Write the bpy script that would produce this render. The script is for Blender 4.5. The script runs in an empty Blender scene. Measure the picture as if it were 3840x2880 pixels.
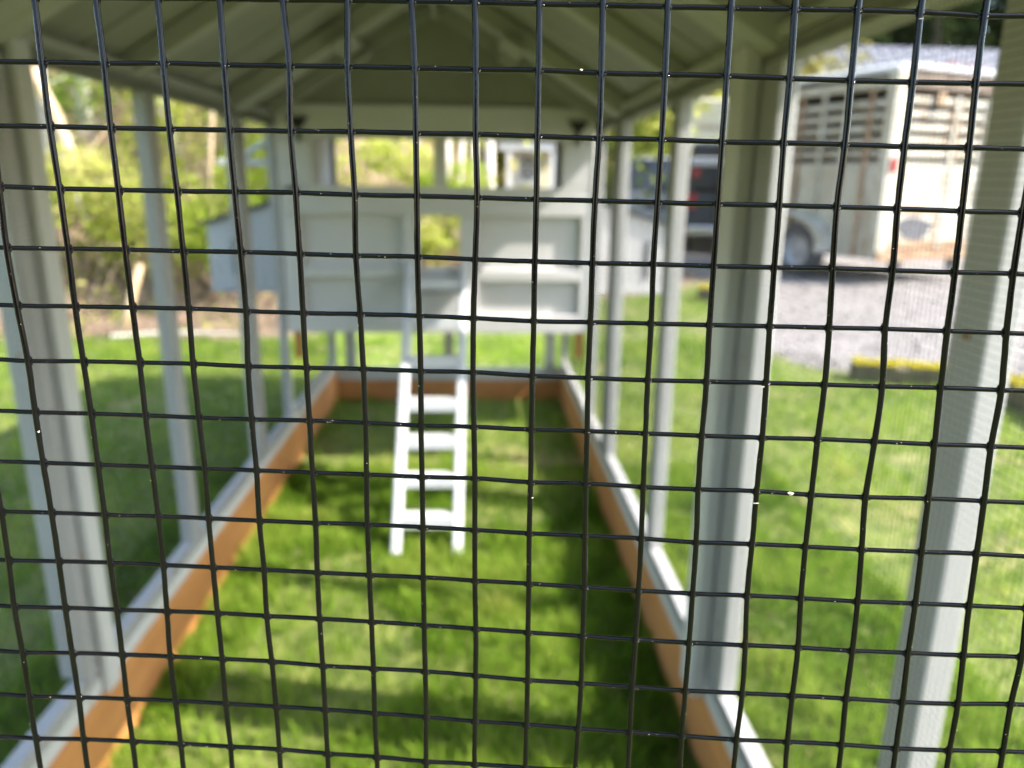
import bpy, bmesh, math, random
import numpy as np
from mathutils import Vector, Matrix, noise
rad = math.radians
C = bpy.context.scene.collection
sc = bpy.context.scene

# ------------------------------------------------------------------ camera
cam_d = bpy.data.cameras.new("camera")
cam = bpy.data.objects.new("camera", cam_d); C.objects.link(cam); sc.camera = cam
YAW, PITCH, ROLL = 0.049803, 0.267578, -0.012786
CAM = Vector((0.16759, 0.0, 1.35861))
fw = Vector((math.sin(YAW)*math.cos(PITCH), math.cos(YAW)*math.cos(PITCH), -math.sin(PITCH)))
rt = Vector((math.cos(YAW), -math.sin(YAW), 0)); dn = fw.cross(rt)
rt2 = math.cos(ROLL)*rt + math.sin(ROLL)*dn; dn2 = -math.sin(ROLL)*rt + math.cos(ROLL)*dn
cam.matrix_world = Matrix(((rt2.x, -dn2.x, -fw.x, CAM.x), (rt2.y, -dn2.y, -fw.y, CAM.y), (rt2.z, -dn2.z, -fw.z, CAM.z), (0, 0, 0, 1)))
cam_d.sensor_width = 36.0; cam_d.lens = 750/1024*36
cam_d.clip_start = 0.02; cam_d.clip_end = 500
cam_d.dof.use_dof = True; cam_d.dof.focus_distance = 0.1635; cam_d.dof.aperture_fstop = 12.5

# ------------------------------------------------------------------ world + sun
SUN_EL, SUN_AZ = rad(45), rad(-13)      # azimuth measured from +X towards +Y
w = bpy.data.worlds.new("World"); sc.world = w; w.use_nodes = True
nt = w.node_tree; bg = nt.nodes["Background"]
sky = nt.nodes.new("ShaderNodeTexSky"); sky.sky_type = 'NISHITA'; sky.sun_disc = False
sky.sun_elevation = SUN_EL; sky.sun_rotation = rad(90) - SUN_AZ
sky.air_density = 1.2; sky.dust_density = 1.5; sky.altitude = 100
nt.links.new(sky.outputs[0], bg.inputs[0]); bg.inputs[1].default_value = 0.15
sd = bpy.data.lights.new("sun", 'SUN'); sd.energy = 3.6; sd.angle = rad(0.53); sd.color = (1.0, 0.95, 0.87)
sun = bpy.data.objects.new("sun", sd); C.objects.link(sun)
sdir = Vector((math.cos(SUN_EL)*math.cos(SUN_AZ), math.cos(SUN_EL)*math.sin(SUN_AZ), math.sin(SUN_EL)))
sun.rotation_euler = sdir.to_track_quat('Z', 'Y').to_euler(); sun.location = sdir*30
vs = sc.view_settings; vs.view_transform = 'Standard'; vs.look = 'None'; vs.gamma = 1; vs.use_curve_mapping = False
vs.exposure = 2.3
sc.cycles.use_denoising = True
sc.cycles.max_bounces = 10; sc.cycles.diffuse_bounces = 6; sc.cycles.transparent_max_bounces = 16

# ------------------------------------------------------------------ materials
def srgb(r, g, b):
    f = lambda c: (c/255/12.92 if c/255 <= .04045 else ((c/255+.055)/1.055)**2.4)
    return (f(r), f(g), f(b))
class NT:
    def __init__(s, name):
        s.m = bpy.data.materials.new(name); s.m.use_nodes = True; s.t = s.m.node_tree
        s.p = s.t.nodes["Principled BSDF"]; s.out = s.t.nodes["Material Output"]
    def n(s, kind, **kw):
        x = s.t.nodes.new("ShaderNode"+kind)
        for k, v in kw.items():
            if k in x.inputs: x.inputs[k].default_value = v
            else: setattr(x, k, v)
        return x
    def l(s, a, b): s.t.links.new(a, b)
    def coords(s, scale=(1, 1, 1), obj=True):
        tc = s.n("TexCoord"); mp = s.n("Mapping"); mp.inputs["Scale"].default_value = scale
        s.l(tc.outputs["Object" if obj else "Generated"], mp.inputs[0]); return mp.outputs[0]
    def noise(s, co, scale, detail=4, rough=.6):
        x = s.n("TexNoise"); x.inputs["Scale"].default_value = scale; x.inputs["Detail"].default_value = detail; x.inputs["Roughness"].default_value = rough
        s.l(co, x.inputs["Vector"]); return x.outputs["Fac"]
    def ramp(s, fac, stops):
        x = s.n("ValToRGB"); e = x.color_ramp.elements
        e[0].position, e[0].color = stops[0][0], (*stops[0][1], 1); e[1].position, e[1].color = stops[1][0], (*stops[1][1], 1)
        for p, c in stops[2:]:
            q = e.new(p); q.color = (*c, 1)
        s.l(fac, x.inputs[0]); return x.outputs[0]
    def mix(s, fac, a, b):
        x = s.n("Mix"); x.data_type = 'RGBA'
        if isinstance(fac, float): x.inputs[0].default_value = fac
        else: s.l(fac, x.inputs[0])
        for i, c in ((6, a), (7, b)):
            if isinstance(c, tuple): x.inputs[i].default_value = (*c, 1)
            else: s.l(c, x.inputs[i])
        return x.outputs[2]
    def bump(s, fac, strength=.3, dist=.002):
        b = s.n("Bump"); b.inputs["Strength"].default_value = strength; b.inputs["Distance"].default_value = dist
        s.l(fac, b.inputs["Height"]); s.l(b.outputs[0], s.p.inputs["Normal"])
def simple(name, c1, c2, scale=8, rough=.6, stretch=(1, 1, 1), bump=.2, bd=.002, metal=0, spec=.5, detail=4):
    m = NT(name); co = m.coords(stretch); f = m.noise(co, scale, detail)
    m.l(m.ramp(f, [(.3, c1), (.7, c2)]), m.p.inputs["Base Color"])
    m.p.inputs["Roughness"].default_value = rough; m.p.inputs["Metallic"].default_value = metal
    m.p.inputs["Specular IOR Level"].default_value = spec
    if bump: m.bump(m.noise(co, scale*6, 3), bump, bd)
    return m.m
MAT = {}
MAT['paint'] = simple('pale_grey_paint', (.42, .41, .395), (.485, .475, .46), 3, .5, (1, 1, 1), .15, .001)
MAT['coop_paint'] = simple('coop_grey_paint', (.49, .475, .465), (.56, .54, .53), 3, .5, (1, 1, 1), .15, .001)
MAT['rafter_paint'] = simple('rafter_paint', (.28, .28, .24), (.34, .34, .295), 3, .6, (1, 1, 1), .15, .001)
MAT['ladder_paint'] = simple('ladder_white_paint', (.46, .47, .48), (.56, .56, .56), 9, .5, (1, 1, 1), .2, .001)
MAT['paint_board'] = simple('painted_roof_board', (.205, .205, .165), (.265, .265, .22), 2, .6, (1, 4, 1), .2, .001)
MAT['white_paint'] = simple('white_paint', (.50, .50, .50), (.58, .58, .57), 4, .45, (1, 1, 1), .1, .001)
MAT['shingle'] = simple('roof_shingle', (.05, .055, .06), (.10, .10, .11), 20, .9, (1, 1, 1), .4, .003)
MAT['black_iron'] = simple('black_iron', (.012, .012, .013), (.02, .02, .02), 30, .45, bump=.2)
MAT['dark_metal'] = simple('dark_side_wire', (.006, .006, .006), (.009, .009, .009), 10, .6, bump=0, spec=.2)
def cedar():
    m = NT('cedar_board'); co = m.coords((1, 1, 1)); st = m.coords((14, .6, 14))
    f = m.noise(st, 3, 6); g = m.noise(co, 2.2, 3)
    a = m.ramp(f, [(.3, (.33, .12, .03)), (.7, (.53, .235, .07))]); b = m.ramp(g, [(.35, (.29, .105, .03)), (.65, (.55, .245, .075))])
    m.l(m.mix(.5, a, b), m.p.inputs["Base Color"]); m.p.inputs["Roughness"].default_value = .65; m.bump(f, .3, .002); return m.m
MAT['cedar'] = cedar()
def wiremat():
    m = NT('black_vinyl_coating'); co = m.coords()
    f = m.noise(co, 900, 3); g = m.noise(co, 140, 2)
    m.l(m.ramp(g, [(.3, (.0015, .0015, .0018)), (.75, (.004, .0035, .0035))]), m.p.inputs["Base Color"])
    m.p.inputs["Roughness"].default_value = .08; m.p.inputs["Specular IOR Level"].default_value = .2
    mx = m.n("Math", operation='ADD'); m.l(f, mx.inputs[0]); g2 = m.n("Math", operation='MULTIPLY'); m.l(g, g2.inputs[0]); g2.inputs[1].default_value = 2.0; m.l(g2.outputs[0], mx.inputs[1])
    m.bump(mx.outputs[0], .4, .00006); return m.m
MAT['wire'] = wiremat()
def leaf(name, cols, trans=.45):
    m = NT(name)
    oi = m.n("Attribute"); oi.attribute_name = "tint"
    col = m.ramp(oi.outputs["Fac"], [(0, cols[0]), (1, cols[-1])] + [(i/(len(cols)-1), c) for i, c in enumerate(cols[1:-1], 1)])
    d = m.n("BsdfDiffuse"); t = m.n("BsdfTranslucent"); mx = m.n("MixShader"); mx.inputs[0].default_value = trans
    m.l(col, d.inputs[0]); m.l(col, t.inputs[0]); m.l(d.outputs[0], mx.inputs[1]); m.l(t.outputs[0], mx.inputs[2]); m.l(mx.outputs[0], m.out.inputs[0])
    return m.m
MAT['leaf_bright'] = leaf('spring_leaves', [(.06, .10, .014), (.27, .33, .04), (.46, .49, .10), (.56, .50, .20)])
MAT['leaf_lime'] = leaf('lime_leaves', [(.10, .16, .015), (.22, .30, .025), (.36, .42, .07)])
MAT['leaf_green'] = leaf('green_leaves', [(.05, .10, .015), (.12, .20, .025), (.22, .30, .04)])
MAT['leaf_dry'] = leaf('dry_leaves', [(.12, .07, .04), (.24, .15, .095), (.34, .23, .16), (.18, .17, .06)], .2)
MAT['leaf_dark'] = leaf('evergreen_needles', [(.02, .035, .012), (.045, .065, .02), (.08, .10, .035)], .25)
MAT['leaf_gold'] = leaf('yellow_green_leaves', [(.16, .16, .04), (.30, .27, .07), (.40, .36, .12)])
MAT['grass_blade'] = leaf('grass_blades', [(.060, .135, .010), (.145, .25, .022), (.245, .365, .045), (.38, .40, .09)], .45)
MAT['moss'] = leaf('yellow_moss', [(.40, .34, .03), (.60, .52, .04), (.72, .62, .06)], .2)
MAT['bark_pale'] = simple('pale_bark', (.50, .45, .39), (.72, .67, .60), 9, .85, (1, 1, .35), .5, .01)
MAT['bark_tan'] = simple('tan_bark', (.42, .29, .16), (.62, .47, .31), 7, .85, (1, 1, .3), .5, .01)
MAT['bark_dark'] = simple('dark_bark', (.10, .075, .055), (.20, .15, .11), 7, .9, (1, 1, .3), .5, .01)
MAT['timber'] = simple('old_timber', (.07, .06, .035), (.16, .13, .07), 9, .9, (1, 1, 1), .5, .005)
def lawn():
    m = NT('lawn_soil'); co = m.coords()
    a = m.noise(co, 1.6, 5, .65); b = m.noise(co, 9, 4)
    g = m.ramp(b, [(.3, (.06, .085, .014)), (.7, (.17, .19, .035))])
    y = m.ramp(b, [(.3, (.20, .17, .07)), (.7, (.30, .23, .11))])
    f = m.ramp(a, [(.56, (0, 0, 0)), (.68, (1, 1, 1))])
    lw = m.mix(f, g, y)
    # leaf litter beyond the lawn's far edge, on the left and behind
    sx = m.n("SeparateXYZ"); m.l(co, sx.inputs[0])
    ma = m.n("Math", operation='MULTIPLY_ADD'); m.l(m.noise(co, 1.3, 3), ma.inputs[0]); ma.inputs[1].default_value = 1.4; m.l(sx.outputs[1], ma.inputs[2])
    mxp = m.n("Math", operation='MAXIMUM'); m.l(sx.outputs[0], mxp.inputs[0]); mxp.inputs[1].default_value = -1.9
    m2 = m.n("Math", operation='MULTIPLY_ADD'); m.l(mxp.outputs[0], m2.inputs[0]); m2.inputs[1].default_value = -.75; m.l(ma.outputs[0], m2.inputs[2])
    gt = m.n("MapRange"); m.l(m2.outputs[0], gt.inputs[0]); gt.inputs[1].default_value = 8.2; gt.inputs[2].default_value = 8.6
    lit = m.ramp(m.noise(co, 14, 5), [(.35, (.07, .045, .025)), (.5, (.20, .135, .09)), (.7, (.30, .215, .15))])
    m.l(m.mix(gt.outputs[0], lw, lit), m.p.inputs["Base Color"]); m.p.inputs["Roughness"].default_value = .95
    m.bump(b, .6, .02); return m.m
MAT['lawn'] = lawn()
def gravel():
    m = NT('gravel_surface'); co = m.coords(); v = m.n("TexVoronoi"); v.inputs["Scale"].default_value = 38; m.l(co, v.inputs["Vector"])
    base = m.ramp(v.outputs["Color"], [(.2, (.13, .12, .115)), (.8, (.30, .275, .265))])
    n = m.ramp(m.noise(co, 1.2, 4), [(.35, (.155, .138, .124)), (.65, (.25, .222, .20))])
    m.l(m.mix(.5, base, n), m.p.inputs["Base Color"]); m.p.inputs["Roughness"].default_value = .95; m.bump(v.outputs["Distance"], .8, .02); return m.m
MAT['gravel'] = gravel()
MAT['pebble'] = leaf('gravel_stones', [(.09, .082, .075), (.22, .20, .18), (.36, .33, .30)], 0.0)
def rusty():
    m = NT('rusty_white_paint'); co = m.coords(); st = m.coords((5, 5, .7))
    a = m.noise(st, 2.2, 6, .7); b = m.noise(co, 2.5, 5, .7)
    base = m.ramp(b, [(.35, (.34, .31, .225)), (.65, (.50, .475, .40))])
    fa = m.ramp(a, [(.53, (0, 0, 0)), (.66, (1, 1, 1))])
    m.l(m.mix(fa, base, (.26, .14, .065)), m.p.inputs["Base Color"]); m.p.inputs["Roughness"].default_value = .6; m.bump(a, .2, .003); return m.m
MAT['rusty'] = rusty()
MAT['rust'] = simple('rust', (.20, .10, .045), (.38, .27, .17), 5, .8)
MAT['tyre'] = simple('tyre_rubber', (.05, .05, .052), (.09, .09, .09), 20, .85)
MAT['rim'] = simple('steel_rim', (.30, .30, .31), (.46, .46, .47), 8, .5, metal=.3)
MAT['red'] = simple('red_lens', (.25, .012, .015), (.35, .02, .03), 10, .3, bump=0)
MAT['grey_patch'] = simple('grey_primer_patch', (.07, .07, .075), (.10, .10, .11), 8, .7)
MAT['roof_metal'] = simple('blue_grey_metal_roof', (.06, .064, .09), (.08, .085, .115), 3, .6, metal=0, bump=.05)
MAT['siding'] = simple('tan_siding', (.34, .31, .25), (.42, .38, .31), 3, .7)
MAT['cream'] = simple('cream_panel', (.56, .52, .38), (.64, .60, .46), 3, .5)
MAT['car_dark'] = simple('dark_car_paint', (.025, .027, .03), (.035, .037, .04), 3, .25, bump=0)
MAT['car_silver'] = simple('silver_car_paint', (.36, .37, .41), (.44, .45, .49), 3, .3, metal=.2, bump=0)
MAT['glass'] = simple('dark_glass', (.03, .035, .045), (.05, .055, .07), 3, .08, bump=0, spec=.8)
MAT['chrome'] = simple('chrome', (.6, .6, .62), (.7, .7, .72), 3, .2, metal=.9, bump=0)
MAT['ink'] = simple('faded_lettering', (.20, .15, .12), (.30, .24, .20), 12, .7, bump=0)
MAT['fleck'] = simple('dry_fleck', (.50, .40, .28), (.72, .62, .46), 400, .8, bump=0)
MAT['stem'] = simple('dry_stems', (.28, .20, .13), (.48, .36, .25), 5, .9, bump=0)

# ------------------------------------------------------------------ builders
def np_mesh(name, verts, faces_flat, sizes, mat, tint=None, smooth=False):
    me = bpy.data.meshes.new(name)
    v = np.asarray(verts, dtype=np.float32).reshape(-1, 3); f = np.asarray(faces_flat, dtype=np.int32); s = np.asarray(sizes, dtype=np.int32)
    me.vertices.add(len(v)); me.vertices.foreach_set('co', v.ravel())
    me.loops.add(len(f)); me.loops.foreach_set('vertex_index', f)
    me.polygons.add(len(s)); st = np.concatenate(([0], np.cumsum(s)[:-1])).astype(np.int32)
    me.polygons.foreach_set('loop_start', st); me.polygons.foreach_set('loop_total', s)
    me.update(calc_edges=True)
    if tint is not None:
        a = me.attributes.new('tint', 'FLOAT', 'FACE'); a.data.foreach_set('value', np.asarray(tint, dtype=np.float32))
    if smooth: me.polygons.foreach_set('use_smooth', np.ones(len(s), dtype=bool))
    me.materials.append(mat); me.update(); return me
class MB:
    def __init__(s): s.v = []; s.f = []; s.sm = False
    def add(s, vs, fs):
        n = len(s.v); s.v += [tuple(v) for v in vs]; s.f += [tuple(i+n for i in f) for f in fs]; return s
    def box(s, a, b, M=None):
        (x0, y0, z0), (x1, y1, z1) = a, b
        vs = [Vector(p) for p in ((x0, y0, z0), (x1, y0, z0), (x1, y1, z0), (x0, y1, z0), (x0, y0, z1), (x1, y0, z1), (x1, y1, z1), (x0, y1, z1))]
        if M is not None: vs = [M @ v for v in vs]
        return s.add(vs, [(3, 2, 1, 0), (4, 5, 6, 7), (0, 1, 5, 4), (1, 2, 6, 5), (2, 3, 7, 6), (3, 0, 4, 7)])
    def cbox(s, a, b, c=.004, M=None):
        """box with chamfered long edges and corners (24 verts)"""
        (x0, y0, z0), (x1, y1, z1) = a, b; vs = []; idx = {}
        for i, x in enumerate((x0, x1)):
            for j, y in enumerate((y0, y1)):
                for k, z in enumerate((z0, z1)):
                    sx, sy, sz = (c if i == 0 else -c), (c if j == 0 else -c), (c if k == 0 else -c)
                    idx[(i, j, k)] = len(vs); vs += [Vector((x, y+sy, z+sz)), Vector((x+sx, y, z+sz)), Vector((x+sx, y+sy, z))]
        F = []; q = lambda i, j, k, a: idx[(i, j, k)]+a
        for i in (0, 1): F.append([q(i, 0, 0, 0), q(i, 1, 0, 0), q(i, 1, 1, 0), q(i, 0, 1, 0)][::(-1 if i == 0 else 1)])
        for j in (0, 1): F.append([q(0, j, 0, 1), q(1, j, 0, 1), q(1, j, 1, 1), q(0, j, 1, 1)][::(1 if j == 0 else -1)])
        for k in (0, 1): F.append([q(0, 0, k, 2), q(1, 0, k, 2), q(1, 1, k, 2), q(0, 1, k, 2)][::(-1 if k == 0 else 1)])
        for i in (0, 1):
            for j in (0, 1): F.append([q(i, j, 0, 0), q(i, j, 1, 0), q(i, j, 1, 1), q(i, j, 0, 1)])
            for k in (0, 1): F.append([q(i, 0, k, 0), q(i, 1, k, 0), q(i, 1, k, 2), q(i, 0, k, 2)])
        for j in (0, 1):
            for k in (0, 1): F.append([q(0, j, k, 1), q(1, j, k, 1), q(1, j, k, 2), q(0, j, k, 2)])
        for key in idx: F.append([idx[key], idx[key]+1, idx[key]+2])
        if M is not None: vs = [M @ v for v in vs]
        return s.add(vs, F)
    def tube(s, pts, r, n=8, cap=True):
        pts = [Vector(p) for p in pts]; rs = r if isinstance(r, (list, tuple)) else [r]*len(pts); base = len(s.v); up = None
        for i, p in enumerate(pts):
            t = (pts[min(i+1, len(pts)-1)]-pts[max(i-1, 0)]).normalized()
            if up is None: up = t.orthogonal().normalized()
            up = (up - t*up.dot(t)).normalized(); b = t.cross(up)
            for k in range(n):
                a = 2*math.pi*k/n; s.v.append(tuple(p + rs[i]*(math.cos(a)*up + math.sin(a)*b)))
        for i in range(len(pts)-1):
            for k in range(n):
                a = base+i*n; k2 = (k+1) % n; s.f.append((a+k, a+k2, a+n+k2, a+n+k))
        if cap:
            s.f.append(tuple(base+k for k in range(n))[::-1]); s.f.append(tuple(base+(len(pts)-1)*n+k for k in range(n)))
        return s
    def prism(s, poly, axis, a, b, M=None):
        """poly = 2D outline in the two other axes, extruded from a to b on the axis"""
        n = len(poly); vs = []
        for t in (a, b):
            for (u, v) in poly:
                p = {0: (t, u, v), 1: (u, t, v), 2: (u, v, t)}[axis]; vs.append(Vector(p))
        if M is not None: vs = [M @ v for v in vs]
        return s.add(vs, [tuple(range(n))[::-1], tuple(range(n, 2*n))] + [(i, (i+1) % n, n+(i+1) % n, n+i) for i in range(n)])
    def lathe(s, prof, n, M):
        base = len(s.v)
        for (r, z) in prof:
            for k in range(n):
                a = 2*math.pi*k/n; s.v.append(tuple(M @ Vector((r*math.cos(a), r*math.sin(a), z))))
        for i in range(len(prof)-1):
            for k in range(n): a = base+i*n; k2 = (k+1) % n; s.f.append((a+k, a+k2, a+n+k2, a+n+k))
        return s
    def mesh(s, name, mat, smooth=False):
        me = bpy.data.meshes.new(name); me.from_pydata(s.v, [], s.f); 
        bm = bmesh.new(); bm.from_mesh(me); bmesh.ops.recalc_face_normals(bm, faces=bm.faces); bm.to_mesh(me); bm.free()
        me.materials.append(MAT[mat] if isinstance(mat, str) else mat)
        if smooth: me.polygons.foreach_set('use_smooth', [True]*len(me.polygons))
        me.update(); return me
    def build(s, name, mat, parent=None, label=None, smooth=False, kind=None):
        return link(name, s.mesh(name, mat, smooth), parent, label, kind)
def link(name, me, parent=None, label=None, kind=None):
    o = bpy.data.objects.new(name, me); C.objects.link(o)
    if parent is not None:
        o.parent = parent
    if label: o['label'] = label
    if kind: o['kind'] = kind
    return o
def thing(name, label, cat, loc=(0, 0, 0), rotz=0, group=None, mat=None):
    o = bpy.data.objects.new(name, None); C.objects.link(o); o.empty_display_size = .1
    M = mat if mat is not None else Matrix.Translation(loc) @ Matrix.Rotation(rotz, 4, 'Z')
    o.matrix_world = M; o['label'] = label; o['category'] = cat
    if group: o['group'] = group
    return o                       # parts are given in the thing's own space
def tag(o, label, cat, group=None, kind=None):
    if kind: o['kind'] = kind
    if label: o['label'] = label
    if cat: o['category'] = cat
    if group: o['group'] = group
    return o
def structure(name, me, label=None):
    o = link(name, me); o['kind'] = 'structure'
    if label: o['label'] = label
    return o
# ------------------------------------------------------------------ ground
def hill(x, y):
    """the wooded bank on the left and behind, flat under lawn and drive"""
    a = max(0, min(1, (1.6 - x)/4.0)); a = a*a*(3-2*a)
    b = max(0, y - 7.2 + max(0, -x-3)*.15)
    h = 0.42*b*a
    if h > 6: h = 6 + (h-6)*.3
    r = max(0, min(1, (y-26)/14)); h = max(h, 5*r*r)
    if y > 6.5 and x < 2.2: h += .12*noise.noise((x*.7, y*.7, 0))*min(1, y-6.5)
    return h
def edge_x(y):
    pts = [(-60, 4.0), (2.0, 3.75), (3.6, 3.62), (4.7, 3.72), (4.95, 3.5), (5.15, 2.9), (5.35, 2.6), (5.7, 2.38), (6.3, 2.35), (6.8, 2.2), (7.3, 2.3), (7.5, 2.75), (8.8, 3.0), (9.6, 3.5), (11, 3.3), (16, 3.2), (60, 3.2)]
    for (a, xa), (b, xb) in zip(pts, pts[1:]):
        if a <= y <= b: return xa + (xb-xa)*(y-a)/(b-a)
    return 3.2
def grid(xs, ys, zf, name, mat):
    nx, ny = len(xs), len(ys); V = [(x, y, zf(x, y)) for y in ys for x in xs]
    F = [(j*nx+i, j*nx+i+1, (j+1)*nx+i+1, (j+1)*nx+i) for j in range(ny-1) for i in range(nx-1)]
    me = bpy.data.meshes.new(name); me.from_pydata(V, [], F); me.materials.append(MAT[mat]); me.polygons.foreach_set('use_smooth', [True]*len(F)); return me
def steps(a, b, n): return [a+(b-a)*i/n for i in range(n+1)]
xs = [-200, -120, -70, -45]+steps(-30, 12, 84)+[18, 30, 50, 90, 200]
ys = [-120, -60, -25, -8]+steps(-3, 40, 86)+[50, 80, 140, 220]
structure('lawn', grid(xs, ys, lambda x, y: hill(x, y), 'lawn', 'lawn'))
# gravel driveway, a sheet just above the soil with a ragged left edge
dv = []; df = []; dys = steps(-6, 40, 230)
for y in dys:
    e = edge_x(y) + .10*noise.noise((y*2.1, 3, 0)) + .05*noise.noise((y*7, 8, 0))
    for k, x in enumerate([e, e+.5, e+1.5, 9, 22, 45]): dv.append((x, y, hill(x, y)+.012 if k else hill(x, y)-.01))
for i in range(len(dys)-1):
    for k in range(5): a = i*6+k; df.append((a, a+1, a+7, a+6))
me = bpy.data.meshes.new('driveway'); me.from_pydata(dv, [], df); me.materials.append(MAT['gravel']); structure('driveway', me)

rng = np.random.default_rng(7)
def blades(n, x0, x1, y0, y1, h0, h1, wd, keep=None, lean=.5):
    x = rng.uniform(x0, x1, n); y = rng.uniform(y0, y1, n)
    if keep is not None: k = keep(x, y); x, y = x[k], y[k]; n = len(x)
    clump = np.array([noise.noise((a*2.3, b*2.3, 0)) for a, b in zip(x, y)]); fine = np.array([noise.noise((a*9, b*9, 4)) for a, b in zip(x, y)])
    h = rng.uniform(h0, h1, n)*(1+.9*fine+.3*clump); h = np.clip(h, .012, .11)
    a = rng.uniform(0, 2*np.pi, n); la = rng.uniform(0, 2*np.pi, n); ll = rng.uniform(.1, lean, n)*h*1.5
    dx, dy = np.cos(a)*wd/2, np.sin(a)*wd/2; lx, ly = np.cos(la)*ll, np.sin(la)*ll
    z = np.array([hill(p, q) for p, q in zip(x, y)]) if y1 > 7 else np.zeros(n)
    z = z-.004
    V = np.stack([np.stack([x-dx, y-dy, z], 1), np.stack([x+dx, y+dy, z], 1), np.stack([x+dx*.8+lx*.4, y+dy*.8+ly*.4, z+h*.6], 1), np.stack([x-dx*.8+lx*.4, y-dy*.8+ly*.4, z+h*.6], 1), np.stack([x+lx, y+ly, z+h], 1)], 1)
    idx = np.arange(n)[:, None]*5; F = np.concatenate([idx+0, idx+1, idx+2, idx+3, idx+3, idx+2, idx+4], 1).ravel()
    S = np.tile([4, 3], n); t = np.clip(.42+.55*clump+.35*fine+rng.normal(0, .16, n), 0, 1); T = np.repeat(t, 2)
    return V.reshape(-1, 3), F, S, T
ex = np.vectorize(edge_x)
def onlawn(x, y):
    k = x < ex(y)-.03
    k &= ~((y > 6.35+np.clip(.5*(-x-1.9), 0, .2)) & (x < -1.2)) ; k &= y < 7.6 + np.clip(x, 0, 3)*.6
    bare = np.array([noise.noise((a*1.3+5, b*1.3, 0)) for a, b in zip(x, y)]); k &= ~((bare > .30) & (rng.random(len(x)) < .65))
    return k
def merge(parts):
    V = []; F = []; S = []; T = []; n = 0
    for v, f, s, t in parts: V.append(v); F.append(f+n); S.append(s); T.append(t); n += len(v)
    return np.concatenate(V), np.concatenate(F), np.concatenate(S), np.concatenate(T)
V, F, S, T = merge([blades(70000, -1.1, 1.6, 1.0, 3.4, .03, .06, .0045, onlawn), blades(80000, -3.6, 3.9, 1.2, 6.4, .03, .055, .006, onlawn), blades(30000, -4.5, 4.2, 5.5, 11, .03, .06, .009, onlawn)])
tag(link('grass', np_mesh('grass', V, F, S, MAT['grass_blade'], T)), 'short green lawn grass growing under and around the coop run', 'grass', kind='stuff')
# loose stones on the drive
n = 9000; x = rng.uniform(2.2, 9, n); y = 3.6+rng.random(n)**1.4*9; k = x > ex(y)+.02; x, y = x[k], y[k]; n = len(x)
r = rng.uniform(.008, .024, n); oc = np.array([(1, 0, 0), (0, 1, 0), (-1, 0, 0), (0, -1, 0), (0, 0, .7), (0, 0, -.5)])
V = (oc[None]*r[:, None, None]*rng.uniform(.6, 1.3, (n, 6, 3)) + np.stack([x, y, np.full(n, .018)], 1)[:, None]).reshape(-1, 3)
tri = np.array([(0, 1, 4), (1, 2, 4), (2, 3, 4), (3, 0, 4), (1, 0, 5), (2, 1, 5), (3, 2, 5), (0, 3, 5)])
F = (tri[None]+np.arange(n)[:, None, None]*6).ravel()
tag(link('gravel', np_mesh('gravel', V, F, np.full(n*8, 3), MAT['pebble'], np.repeat(rng.random(n), 8))), 'loose grey stones scattered over the driveway', 'gravel', kind='stuff')

# ------------------------------------------------------------------ leaves, bushes, trees
def leafcloud(P, size, r2=None, flat=0.0):
    """one bent leaf (2 triangles) at each point"""
    r = rng if r2 is None else r2; n = len(P)
    a = r.normal(size=(n, 3)); a /= np.linalg.norm(a, axis=1)[:, None]; b = r.normal(size=(n, 3)); b[:, 2] *= (1-flat); a[:, 2] *= (1-flat)
    b -= a*(a*b).sum(1)[:, None]/((a*a).sum(1)[:, None]); b /= np.linalg.norm(b, axis=1)[:, None]
    s = (size*r.uniform(.6, 1.4, n))[:, None]
    V = np.stack([P-a*s, P+b*s*.5, P+a*s, P-b*s*.5], 1).reshape(-1, 3)
    i = np.arange(n)[:, None]*4; F = np.concatenate([i, i+1, i+2, i+3], 1).ravel(); return V, F, np.full(n, 4)
def clump_points(r, n, cx, cy, cz, rx, ry, rz, lobes=9, hollow=.5):
    c = r.normal(size=(lobes, 3)); c /= np.linalg.norm(c, axis=1)[:, None]; c *= r.uniform(.35, .85, lobes)[:, None]
    k = r.integers(0, lobes, n); d = r.normal(size=(n, 3)); d /= np.linalg.norm(d, axis=1)[:, None]
    rr = r.uniform(hollow, 1.0, n)**.7*.42*r.uniform(.7, 1.25, lobes)[k]
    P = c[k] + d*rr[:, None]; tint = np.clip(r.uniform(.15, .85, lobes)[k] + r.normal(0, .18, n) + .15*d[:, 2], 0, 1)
    return P*np.array([rx, ry, rz]) + np.array([cx, cy, cz]), tint
def bush(name, label, x, y, w_, h, mat, seed, n=1400, size=.035, group=None, stems=6, z=None, cat='bush'):
    r = np.random.default_rng(seed); z = hill(x, y) if z is None else z
    t = thing(name, label, cat, (x, y, z), 0, group)
    P, ti = clump_points(r, n, 0, 0, h*.55, w_*.55, w_*.55, h*.55, 11); P[:, 2] = np.maximum(P[:, 2], .02)
    V, F, S = leafcloud(P, size, r); link('foliage', np_mesh('foliage', V, F, S, MAT[mat], ti), t)
    m = MB()
    for k in range(stems):
        a = r.uniform(0, 6.28); q = r.uniform(.2, .5)*w_
        m.tube([(0, 0, -.05), (math.cos(a)*q*.4, math.sin(a)*q*.4, h*.45), (math.cos(a)*q, math.sin(a)*q, h*.95)], [.014, .010, .004], 5)
    m.build('stems', 'stem', t); return t
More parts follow.
